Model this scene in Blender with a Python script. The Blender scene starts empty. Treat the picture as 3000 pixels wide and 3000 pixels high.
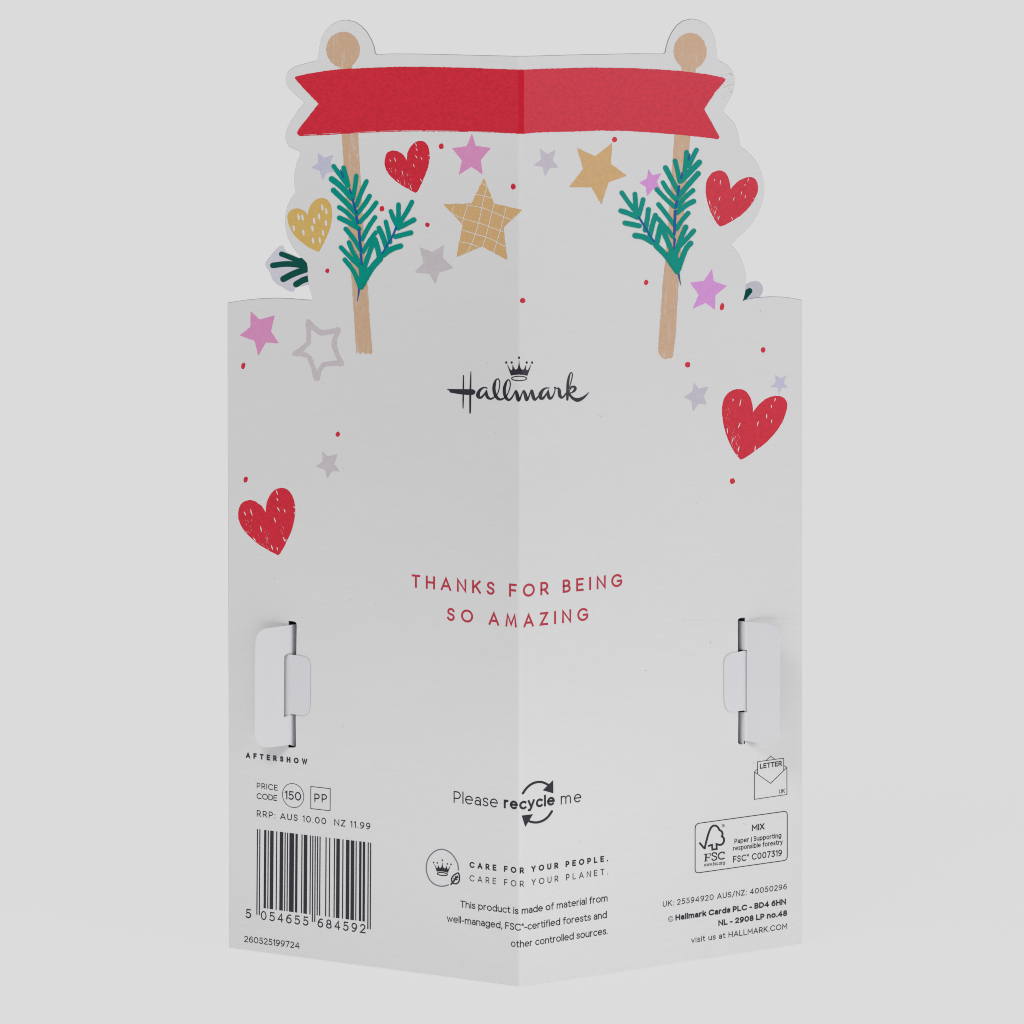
import bpy, bmesh, math, random
from mathutils import Vector
from mathutils.geometry import tessellate_polygon
from bisect import bisect_right
random.seed(7)
S = bpy.context.scene
COL = S.collection

# ------------------------------------------------------------------ camera, light, exposure
F_PX, EYE_PX = 13652.0, 1000.0          # focal length and height of the horizon in photo pixels
DIST = 1.2
CAM = Vector((0.0, -DIST, 3895.0 / F_PX * DIST))
cam_d = bpy.data.cameras.new('camera'); cam = bpy.data.objects.new('camera', cam_d); COL.objects.link(cam)
cam.location = CAM; cam.rotation_euler = (math.radians(90), 0, 0)
cam_d.sensor_width = 36.0; cam_d.lens = 36.0 * F_PX / 3000.0
cam_d.shift_y = -(1500.0 + EYE_PX) / 3000.0
cam_d.clip_start = 0.01; cam_d.clip_end = 50
S.camera = cam

W = bpy.data.worlds.new('World'); S.world = W; W.use_nodes = True
bg = W.node_tree.nodes['Background']
bg.inputs[0].default_value = (0.80, 0.77, 1.0, 1); bg.inputs[1].default_value = 0.29

def area(name, loc, target, size, energy, color):
    d = bpy.data.lights.new(name, 'AREA'); d.shape = 'RECTANGLE'; d.size = size[0]; d.size_y = size[1]
    d.energy = energy; d.color = color
    o = bpy.data.objects.new(name, d); COL.objects.link(o); o.location = loc
    o.rotation_euler = (Vector(target) - Vector(loc)).to_track_quat('-Z', 'Y').to_euler()
    return o
area('softbox_key', (0.92, -0.53, 0.34), (0, 0, 0.20), (0.42, 0.32), 3.3, (1.0, 0.98, 0.955))
area('softbox_fill', (-0.27, -0.36, 0.60), (0, 0, 0.24), (0.30, 0.20), 1.60, (1.0, 0.99, 0.93))
low = area('added_low_strip', (-0.03, -0.17, 0.026), (-0.02, 0, 0.036), (0.28, 0.02), 0.0165, (1.0, 0.99, 0.985)); low.data.spread = math.radians(75)  # unseen strip light added to brighten the card's foot

S.view_settings.view_transform = 'Standard'; S.view_settings.look = 'None'
S.view_settings.exposure = 0; S.view_settings.gamma = 1; S.view_settings.use_curve_mapping = False
S.render.film_transparent = False; S.cycles.filter_width = 1.0

# ------------------------------------------------------------------ the folded sheet: photo pixel <-> sheet coordinates <-> space
X0 = (1524 - 1500) / F_PX * DIST
TL, TR = math.radians(25.2), math.radians(28.3)
R_FOLD = 0.0016
def plan_curve():
    a, b = Vector((-math.cos(TL), math.sin(TL))), Vector((math.cos(TR), math.sin(TR)))
    tot = TL + TR; t = R_FOLD * math.tan(tot / 2)
    pts = [Vector((X0, 0)) + a * 0.13, Vector((X0, 0)) + a * t]
    n0 = Vector((math.sin(TL), math.cos(TL)))          # away from camera, left panel
    c = pts[-1] + n0 * R_FOLD
    N = 10
    for i in range(1, N + 1):
        ang = -TL + tot * i / N
        pts.append(c - Vector((-math.sin(-ang), math.cos(ang))) * R_FOLD if False else c + Vector((math.sin(ang), -math.cos(ang))) * R_FOLD)
    pts.append(Vector((X0, 0)) + b * 0.13)
    return pts
PL = plan_curve()
ULEN = [0.0]
for i in range(1, len(PL)): ULEN.append(ULEN[-1] + (PL[i] - PL[i-1]).length)
umid = (ULEN[1] + ULEN[-2]) / 2
ULEN = [u - umid for u in ULEN]
FOLD_U = ULEN[1:-1]
def seg_n(i):
    d = (PL[i+1] - PL[i]).normalized(); return Vector((d.y, -d.x))
NRM = [seg_n(0)] + [(seg_n(i-1) + seg_n(i)).normalized() for i in range(1, len(PL)-1)] + [seg_n(len(PL)-2)]
NRM[1] = seg_n(0); NRM[-2] = seg_n(len(PL)-2)

def px2uv(p):
    x, y = p
    k = (x - 1500) / F_PX
    for i in range(len(PL)-1):
        A, B = PL[i], PL[i+1]
        fa = A.x - k * (A.y + DIST); fb = B.x - k * (B.y + DIST)
        if (fa <= 0 <= fb) or (i == 0 and fa > 0) or (i == len(PL)-2 and fb < 0):
            t = -fa / (fb - fa); D = A.y + (B.y - A.y) * t + DIST
            return (ULEN[i] + (ULEN[i+1]-ULEN[i]) * t, CAM.z - (y + EYE_PX) / F_PX * D)
    raise ValueError(p)
def uv2w(u, v, off=0.0):
    i = min(max(bisect_right(ULEN, u) - 1, 0), len(PL)-2)
    t = (u - ULEN[i]) / (ULEN[i+1] - ULEN[i])
    P = PL[i].lerp(PL[i+1], t); n = NRM[i].lerp(NRM[i+1], t).normalized()
    return Vector((P.x + n.x * off, P.y + n.y * off, v))
def px_ray(p, n):                                     # point n in front of the sheet on the line of sight
    u, v = px2uv(p); P = uv2w(u, v)
    i = 0 if u < 0 else len(PL) - 2
    d = (CAM - P).normalized(); nn = seg_n(i)
    return P + d * (n / (d.x * nn.x + d.y * nn.y))

VIEWS = {'A': (750, 0, 2.415), 'B': (1500, 0, 2.415), 'C': (650, 650, 2.76), 'D': (1650, 650, 2.76), 'E': (650, 1300, 2.76),
         'F': (1650, 1300, 2.76), 'G': (650, 1780, 3.864), 'H': (1900, 1780, 3.864), 'I': (650, 2200, 3.864), 'J': (650, 2500, 3.864),
         'K': (1200, 2250, 2.76), 'L': (1900, 2200, 3.864), 'M': (1900, 2500, 3.864), 'N': (1280, 1000, 3.864), 'T': (1150, 1600, 2.576),
         'P': (950, 450, 4.2933), 'R': (1790, 420, 4.2933), 'Q': (1300, 1030, 8.782), 'S': (1520, 1030, 8.782), 'Z': (0, 0, 1.0)}
def V(v, pts):
    ox, oy, s = VIEWS[v]
    return [(ox + p[0] / s, oy + p[1] / s) for p in pts]
def sc(v): return 1.0 / VIEWS[v][2]

# ------------------------------------------------------------------ 2-D helpers
def spline(pts, n=6, closed=False):
    out = []; m = len(pts)
    rng = m if closed else m - 1
    for i in range(rng):
        g = lambda j: pts[j % m] if closed else pts[min(max(j, 0), m-1)]
        p0, p1, p2, p3 = g(i-1), g(i), g(i+1), g(i+2)
        for k in range(n):
            t = k / n
            out.append(tuple(0.5 * (2*b + (c-a)*t + (2*a-5*b+4*c-d)*t*t + (3*b-a-3*c+d)*t**3) for a, b, c, d in zip(p0, p1, p2, p3)))
    if not closed: out.append(tuple(pts[-1]))
    return out
def resample(pts, step, closed=True):
    out = []; m = len(pts)
    for i in range(m if closed else m-1):
        a, b = pts[i], pts[(i+1) % m]
        L = math.hypot(b[0]-a[0], b[1]-a[1]); k = max(1, int(round(L/step)))
        for j in range(k): out.append((a[0]+(b[0]-a[0])*j/k, a[1]+(b[1]-a[1])*j/k))
    if not closed: out.append(tuple(pts[-1]))
    return out
def rag(pts, amp=1.0, step=4.0):
    r = resample(pts, step)
    return [(x + random.gauss(0, amp*0.5), y + random.gauss(0, amp*0.5)) for x, y in r]
def round_poly(pts, r):
    out = []; m = len(pts)
    for i in range(m):
        a, b, c = Vector(pts[i-1]), Vector(pts[i]), Vector(pts[(i+1) % m])
        d1, d2 = a-b, c-b; q = min(r, d1.length*0.4, d2.length*0.4)
        p, s = b + d1.normalized()*q, b + d2.normalized()*q
        for k in range(4):
            t = k/3; out.append(tuple((1-t)**2*p + 2*t*(1-t)*b + t*t*s))
    return out
def ellipse(cx, cy, rx, ry, n=24, rot=0.0):
    c, s = math.cos(rot), math.sin(rot); o = []
    for i in range(n):
        a = 2*math.pi*i/n; x, y = rx*math.cos(a), ry*math.sin(a)
        o.append((cx + x*c - y*s, cy + x*s + y*c))
    return o
def strip(pts, w, cap='round', closed=False):
    """polygons of a pen stroke; w a number or a list of widths"""
    P = [Vector(p[:2]) for p in pts]
    Q = [P[0]]; ws = [w[0] if isinstance(w, list) else w]
    for i in range(1, len(P)):
        if (P[i]-Q[-1]).length > 1e-9: Q.append(P[i]); ws.append(w[i] if isinstance(w, list) else w)
    if closed and (Q[0]-Q[-1]).length < 1e-9: Q.pop(); ws.pop()
    P = Q; m = len(P)
    if m < 2: return [ellipse(P[0].x, P[0].y, ws[0]/2, ws[0]/2, 12)]
    if not closed and cap == 'square':
        P[0] = P[0] + (P[0]-P[1]).normalized()*ws[0]*0.5; P[-1] = P[-1] + (P[-1]-P[-2]).normalized()*ws[-1]*0.5
    Lf, Rt = [], []
    for i in range(m):
        if closed: d1, d2 = (P[i]-P[i-1]).normalized(), (P[(i+1) % m]-P[i]).normalized()
        else:
            d1 = (P[i]-P[max(i-1, 0)]) if i > 0 else (P[1]-P[0]); d2 = (P[min(i+1, m-1)]-P[i]) if i < m-1 else (P[i]-P[i-1])
            d1, d2 = d1.normalized(), d2.normalized()
        n1 = Vector((-d1.y, d1.x)); n2 = Vector((-d2.y, d2.x)); mm = n1+n2
        if mm.length < 1e-6: mm = n1
        mm.normalize(); k = min(1.0/max(mm.dot(n1), 0.3), 2.2)
        h = ws[i]*0.5
        Lf.append(tuple(P[i]+mm*h*k)); Rt.append(tuple(P[i]-mm*h*k))
    out = []
    for i in range(m if closed else m-1):
        j = (i+1) % m; out.append([Lf[i], Rt[i], Rt[j], Lf[j]])
    if cap == 'round' and not closed:
        for e, o in ((0, 1), (m-1, m-2)):
            d = (P[e]-P[o]).normalized(); a0 = math.atan2(d.y, d.x)
            out.append([(P[e].x+ws[e]/2*math.cos(a0+t), P[e].y+ws[e]/2*math.sin(a0+t)) for t in [math.pi*(-0.5+k/8) for k in range(9)]])
    return out

# ------------------------------------------------------------------ materials
def mat_new(name):
    m = bpy.data.materials.new(name); m.use_nodes = True
    nt = m.node_tree; return m, nt, nt.nodes['Principled BSDF']
def coords(nt, scale):
    tc = nt.nodes.new('ShaderNodeTexCoord'); mp = nt.nodes.new('ShaderNodeMapping')
    mp.inputs['Scale'].default_value = scale; nt.links.new(tc.outputs['Object'], mp.inputs[0]); return mp
def noise(nt, scale, detail=2.0, rough=0.5):
    mp = coords(nt, scale); n = nt.nodes.new('ShaderNodeTexNoise'); n.inputs['Scale'].default_value = 1.0
    n.inputs['Detail'].default_value = detail; n.inputs['Roughness'].default_value = rough
    nt.links.new(mp.outputs[0], n.inputs['Vector']); return n
def ramp(nt, src, lo, hi):
    r = nt.nodes.new('ShaderNodeMapRange'); r.inputs[1].default_value = lo; r.inputs[2].default_value = hi
    nt.links.new(src, r.inputs[0]); return r.outputs[0]
def mixc(nt, fac, a, b):
    m = nt.nodes.new('ShaderNodeMix'); m.data_type = 'RGBA'
    nt.links.new(fac, m.inputs[0])
    for k, c in ((6, a), (7, b)):
        if isinstance(c, tuple): m.inputs[k].default_value = (*c, 1)
        else: nt.links.new(c, m.inputs[k])
    return m.outputs[2]
def mulc(nt, col, k):
    m = nt.nodes.new('ShaderNodeMix'); m.data_type = 'RGBA'; m.blend_type = 'MULTIPLY'; m.inputs[0].default_value = 1.0
    nt.links.new(col, m.inputs[6]); m.inputs[7].default_value = (k, k, k, 1); return m.outputs[2]
def paper(name, base, rough=0.55, spec=0.35, fibre=0.018):
    m, nt, b = mat_new(name)
    f = noise(nt, (220, 220, 1900), 3.0); g = noise(nt, (28, 28, 60), 2.0)
    lo = tuple(c*(1-fibre*1.6) for c in base); hi = tuple(min(1, c*(1+fibre*1.6)) for c in base)
    c1 = mixc(nt, ramp(nt, f.outputs[0], 0.25, 0.75), lo, hi)
    c2 = mixc(nt, ramp(nt, g.outputs[0], 0.3, 0.7), tuple(c*0.985 for c in base), tuple(min(1, c*1.01) for c in base))
    mm = nt.nodes.new('ShaderNodeMix'); mm.data_type = 'RGBA'; mm.inputs[0].default_value = 0.5
    nt.links.new(c1, mm.inputs[6]); nt.links.new(c2, mm.inputs[7]); nt.links.new(mm.outputs[2], b.inputs['Base Color'])
    b.inputs['Roughness'].default_value = rough; b.inputs['Specular IOR Level'].default_value = spec
    bp = nt.nodes.new('ShaderNodeBump'); bp.inputs['Strength'].default_value = 0.06; bp.inputs['Distance'].default_value = 0.0001
    nt.links.new(f.outputs[0], bp.inputs['Height']); nt.links.new(bp.outputs[0], b.inputs['Normal'])
    return m
def ink(name, base, grain=0.25, rough=0.42, spec=0.26, light=None, streak=0.0, tint=None, coarse=0.04):
    m, nt, b = mat_new(name)
    if tint: b.inputs['Specular Tint'].default_value = (*tint, 1)
    light = light or tuple(min(1, c*1.25+0.03) for c in base)
    n = noise(nt, (1900, 1900, 1900), 3.0, 0.7)
    c = mixc(nt, ramp(nt, n.outputs[0], 0.5-0.02, 0.5+0.5), tuple(x*(1-grain*0.15) for x in base), tuple(x+(y-x)*min(1, grain*2.2) for x, y in zip(base, light)))
    if streak > 0:
        s = noise(nt, (900, 900, 110), 4.0, 0.75)
        c = mixc(nt, ramp(nt, s.outputs[0], 0.55, 0.72), c, tuple(x*(1-streak)+0.72*streak for x in base))
    g = noise(nt, (900, 900, 1400), 2.0, 0.6)
    c = mixc(nt, ramp(nt, g.outputs[0], 0.35, 0.65), mulc(nt, c, 1-coarse), mulc(nt, c, 1+coarse*0.8))
    nt.links.new(c, b.inputs['Base Color'])
    b.inputs['Roughness'].default_value = rough; b.inputs['Specular IOR Level'].default_value = spec
    return m
M = {}
M['paper'] = paper('white_card', (0.795, 0.802, 0.782))
M['paper_tab_shaded'] = paper('white_card_tab_shaded', (0.765, 0.765, 0.775), fibre=0.008)  # copy of the white card, toned down to shade the tabs
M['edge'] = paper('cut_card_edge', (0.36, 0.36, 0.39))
M['scuff'] = paper('scuffed_card', (0.50, 0.50, 0.51))
M['grime'] = paper('grimy_card', (0.50, 0.50, 0.52))
M['red'] = ink('red_ink', (0.72, 0.021, 0.040), 0.2, light=(0.76, 0.05, 0.075), tint=(1.0, 0.78, 1.0), spec=0.34, coarse=0.10)
M['crease_lost_sheen'] = ink('crease_lost_sheen_ink', (0.67, 0.014, 0.034), 0.1, rough=0.8, spec=0.1)  # lost sheen along the fold put into a deeper red
M['red_text'] = ink('red_text_ink', (0.56, 0.040, 0.070), 0.1)
M['tan'] = ink('tan_crayon', (0.71, 0.475, 0.30), 0.3, light=(0.76, 0.60, 0.46), streak=0.6)
M['gold'] = ink('gold_ink', (0.74, 0.47, 0.20), 0.25, light=(0.79, 0.59, 0.36))
M['yellow'] = ink('yellow_ink', (0.76, 0.51, 0.14), 0.2, light=(0.80, 0.60, 0.30))
M['green'] = ink('green_ink', (0.0, 0.325, 0.25), 0.15, light=(0.006, 0.40, 0.32), spec=0.10)
M['blue'] = ink('blue_ink', (0.010, 0.115, 0.40), 0.2, spec=0.12)
M['pink'] = ink('pink_ink', (0.79, 0.32, 0.58), 0.2, light=(0.80, 0.48, 0.68))
M['lilac_pink'] = ink('lilac_pink_ink', (0.77, 0.34, 0.76), 0.2, light=(0.80, 0.48, 0.80))
M['grey'] = ink('silver_grey_ink', (0.655, 0.605, 0.62), 0.2, light=(0.72, 0.68, 0.69))
M['cool_grey'] = ink('cool_grey_ink', (0.63, 0.60, 0.67), 0.2, light=(0.70, 0.68, 0.73))
M['lilac'] = ink('lilac_grey_ink', (0.63, 0.62, 0.76), 0.2, light=(0.70, 0.69, 0.78))
M['black'] = ink('black_ink', (0.022, 0.017, 0.030), 0.1, spec=0.4)
M['grey_ink'] = ink('grey_line_ink', (0.22, 0.20, 0.25), 0.1)
M['shaded_green'] = ink('shaded_green_ink', (0.0, 0.10, 0.078), 0.15, spec=0.08)  # sprig green darkened to carry the shade behind the panel
M['lilac_shade'] = paper('lilac_shade_card', (0.80, 0.785, 0.85))  # lilac of the shaded sprig paper put into its colour
M['gap_shade'] = paper('gap_shade_card', (0.10, 0.06, 0.13))  # gap darkness put into the colour, behind slots and on the left rim

# ------------------------------------------------------------------ object helpers
def link(name, me, parent=None):
    o = bpy.data.objects.new(name, me); COL.objects.link(o)
    if parent: o.parent = parent
    return o
def tess(loops):
    vs = [Vector((p[0], p[1], 0)) for l in loops for p in l]
    tris = tessellate_polygon([[Vector((p[0], p[1], 0)) for p in l] for l in loops])
    return vs, tris
LAYER = 16e-6
class Print:
    """flat printed marks lying on the folded sheet, built in sheet coordinates"""
    def __init__(s, name, mats, parent, label=None, layer=1):
        s.name, s.mats, s.parent, s.label, s.layer = name, mats, parent, label, layer
        s.bm = bmesh.new(); s.k = 0; s.hold = False
    def uv(s, poly, mi=0, up=0):
        off = LAYER*(s.layer + up) + (s.k % 31)*1.0e-6; s.k += 0 if s.hold else 1
        if len(poly) == 4 or len(poly) == 3: tris = [tuple(range(len(poly)))]; vs = poly
        else: vs, tris = tess([poly])
        bv = [s.bm.verts.new((p[0], p[1], off)) for p in vs]
        for t in tris:
            try: f = s.bm.faces.new([bv[i] for i in t]); f.material_index = mi
            except ValueError: pass
        return s
    def px(s, poly, mi=0, up=0): return s.uv([px2uv(p) for p in poly], mi, up)
    def stroke(s, pts, w, mi=0, up=0, cap='round', closed=False):
        s.hold = True
        for q in strip(pts, w, cap, closed): s.px(q, mi, up)
        s.hold = False; s.k += 1
        return s
    def build(s):
        bm = s.bm
        us = [v.co.x for v in bm.verts]
        if us and min(us) < FOLD_U[-1] and max(us) > FOLD_U[0]:
            for u in FOLD_U:
                bmesh.ops.bisect_plane(bm, geom=bm.verts[:]+bm.edges[:]+bm.faces[:], plane_co=(u, 0, 0), plane_no=(1, 0, 0), dist=1e-8)
        for v in bm.verts: v.co = uv2w(v.co.x, v.co.y, v.co.z)
        fix_normals(bm)
        me = bpy.data.meshes.new(s.name); bm.to_mesh(me); bm.free()
        for m in s.mats: me.materials.append(M[m])
        o = link(s.name, me, s.parent)
        if s.label: o['label'] = s.label
        return o
def fix_normals(bm):
    bm.normal_update()
    for f in bm.faces:
        if f.normal.dot(CAM - f.calc_center_median()) < 0: f.normal_flip()
def sheet(name, loops, mapf, thick, mats, parent, cuts=(), axis_y=(), rim=0.0, label=None, extra=None):
    """a piece of card: front face, back face and cut edge; loops in 2-D, mapf(x, y, depth)"""
    bm = bmesh.new()
    vs, tris = tess(loops)
    bv = [bm.verts.new(v) for v in vs]
    for t in tris:
        try: bm.faces.new([bv[i] for i in t])
        except ValueError: pass
    for c in cuts: bmesh.ops.bisect_plane(bm, geom=bm.verts[:]+bm.edges[:]+bm.faces[:], plane_co=(c, 0, 0), plane_no=(1, 0, 0), dist=1e-8)
    for c in axis_y: bmesh.ops.bisect_plane(bm, geom=bm.verts[:]+bm.edges[:]+bm.faces[:], plane_co=(0, c, 0), plane_no=(0, 1, 0), dist=1e-8)
    bm.verts.index_update()
    V2 = [tuple(v.co) for v in bm.verts]
    front = [[v.index for v in f.verts] for f in bm.faces]
    bnd = [(e.verts[0].index, e.verts[1].index) for e in bm.edges if len(e.link_faces) == 1]
    bm.free()
    out = bmesh.new(); n = len(V2)
    A = [out.verts.new(mapf(p[0], p[1], 0.0)) for p in V2]; B = [out.verts.new(mapf(p[0], p[1], thick)) for p in V2]
    for f in front:
        out.faces.new([A[i] for i in f]); out.faces.new([B[i] for i in reversed(f)])
    for i, j in bnd:
        q = out.faces.new([A[i], A[j], B[j], B[i]]); q.material_index = 1
    bmesh.ops.recalc_face_normals(out, faces=out.faces[:])
    for f in out.faces: f.smooth = False
    me = bpy.data.meshes.new(name); out.to_mesh(me); out.free()
    for m in mats: me.materials.append(M[m])
    o = link(name, me, parent)
    if label: o['label'] = label
    return o

# ------------------------------------------------------------------ white sweep under the card, given a glow to wash out shadows
def backdrop():
    bm = bmesh.new(); prof = [(-0.62, 0.0), (0.55, 0.0)]
    for i in range(1, 13):
        a = math.pi/2*i/12; prof.append((0.55+0.3*math.sin(a), 0.3-0.3*math.cos(a)))
    prof.append((0.85, 1.3))
    rows = [[bm.verts.new((x, y, z)) for x in (-1.3, 1.3)] for y, z in prof]
    for a, b in zip(rows, rows[1:]): bm.faces.new([a[0], a[1], b[1], b[0]]).smooth = True
    me = bpy.data.meshes.new('backdrop'); bm.to_mesh(me); bm.free()
    m, nt, b = mat_new('glowing_white_sweep')
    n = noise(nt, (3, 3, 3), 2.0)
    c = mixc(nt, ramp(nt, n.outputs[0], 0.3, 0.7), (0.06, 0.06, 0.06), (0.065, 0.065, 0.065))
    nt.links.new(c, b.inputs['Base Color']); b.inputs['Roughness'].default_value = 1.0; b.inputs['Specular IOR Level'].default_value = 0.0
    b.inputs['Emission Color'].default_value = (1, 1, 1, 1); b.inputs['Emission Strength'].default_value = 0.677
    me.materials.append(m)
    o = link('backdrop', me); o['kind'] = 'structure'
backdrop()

# ------------------------------------------------------------------ the card
card = bpy.data.objects.new('greeting_card', None); COL.objects.link(card)
card.location = (X0, 0, 0); card.empty_display_size = 0.05
card['label'] = 'white folded greeting card standing open with red ribbon banner, hearts, stars and small print'
card['category'] = 'greeting card'
bpy.context.view_layer.update()
class Root: pass
def parent_keep(o):
    o.parent = card; o.matrix_parent_inverse = card.matrix_world.inverted()

OUT_L = V('A', [(1550, 390), (1300, 384), (1090, 380), (960, 380), (852, 384), (843, 375), (835, 330), (815, 280), (785, 228), (745, 184), (700, 154), (640, 140), (580, 148),
    (530, 175), (490, 217), (462, 270), (447, 330), (441, 380), (438, 415), (430, 427), (400, 435), (340, 450), (280, 468), (240, 490), (218, 520), (209, 560), (213, 592), (228, 622),
    (260, 655), (300, 690), (328, 711), (340, 725), (328, 742), (300, 775), (262, 830), (232, 880), (213, 925), (206, 970), (212, 1005), (230, 1035), (262, 1052), (295, 1065), (310, 1080),
    (312, 1095), (300, 1122), (285, 1160), (272, 1220), (267, 1270), (270, 1310), (277, 1345), (275, 1365), (262, 1385), (240, 1415), (222, 1455), (208, 1510), (204, 1570), (210, 1630), (222, 1680)]) + \
    V('C', [(545, 155), (575, 210), (610, 255), (645, 292), (670, 315), (686, 335), (692, 370), (692, 440), (700, 500), (710, 550), (722, 585), (733, 615), (731, 628), (722, 632), (650, 627),
    (560, 619), (450, 615), (330, 618), (200, 630), (110, 643), (45, 655)]) + V('E', [(47, 0), (50, 800)]) + V('G', [(75, 800)]) + V('J', [(80, 1085)])
OUT_R = V('K', [(880, 1782)]) + V('M', [(1739, 1035)]) + [(2350, 1800), (2350, 879.3)] + \
    V('D', [(1932, 632), (1860, 617), (1780, 607), (1680, 604), (1580, 610), (1500, 623), (1465, 633), (1453, 638), (1463, 615), (1475, 560), (1480, 480), (1478, 420), (1465, 365), (1445, 310), (1420, 260),
    (1390, 220), (1368, 195), (1362, 182), (1368, 170), (1395, 150)]) + \
    V('B', [(1600, 1675), (1650, 1637), (1700, 1582), (1745, 1511), (1775, 1430), (1787, 1360), (1785, 1300), (1770, 1230), (1740, 1160), (1700, 1105), (1650, 1060), (1622, 1040), (1614, 1025),
    (1608, 970), (1595, 920), (1575, 873), (1545, 840), (1510, 805), (1492, 785), (1510, 755), (1545, 700), (1570, 635), (1578, 585), (1576, 545), (1560, 500), (1530, 465), (1490, 438), (1465, 428),
    (1456, 415), (1452, 390), (1447, 330), (1438, 270), (1415, 215), (1380, 170), (1330, 142), (1270, 132), (1210, 147), (1165, 180), (1130, 230), (1105, 285), (1092, 330), (1085, 368), (1075, 380),
    (1050, 380), (850, 379), (600, 384), (400, 388), (200, 394), (60, 397)])
OUTLINE = OUT_L + OUT_R
SLOT_L = V('G', [(755, 150), (800, 155), (828, 162), (843, 175), (847, 200), (843, 500), (840, 900), (835, 1300), (839, 1570), (828, 1585), (752, 1585), (752, 1240), (698, 1240), (698, 518), (752, 518)])
SLOT_R = V('H', [(1092, 112), (1050, 116), (1022, 124), (1010, 145), (1012, 400), (1020, 800), (1016, 1300), (1013, 1530), (1030, 1550), (1092, 1545), (1092, 1190), (1118, 1190), (1118, 478), (1092, 478)])

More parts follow.
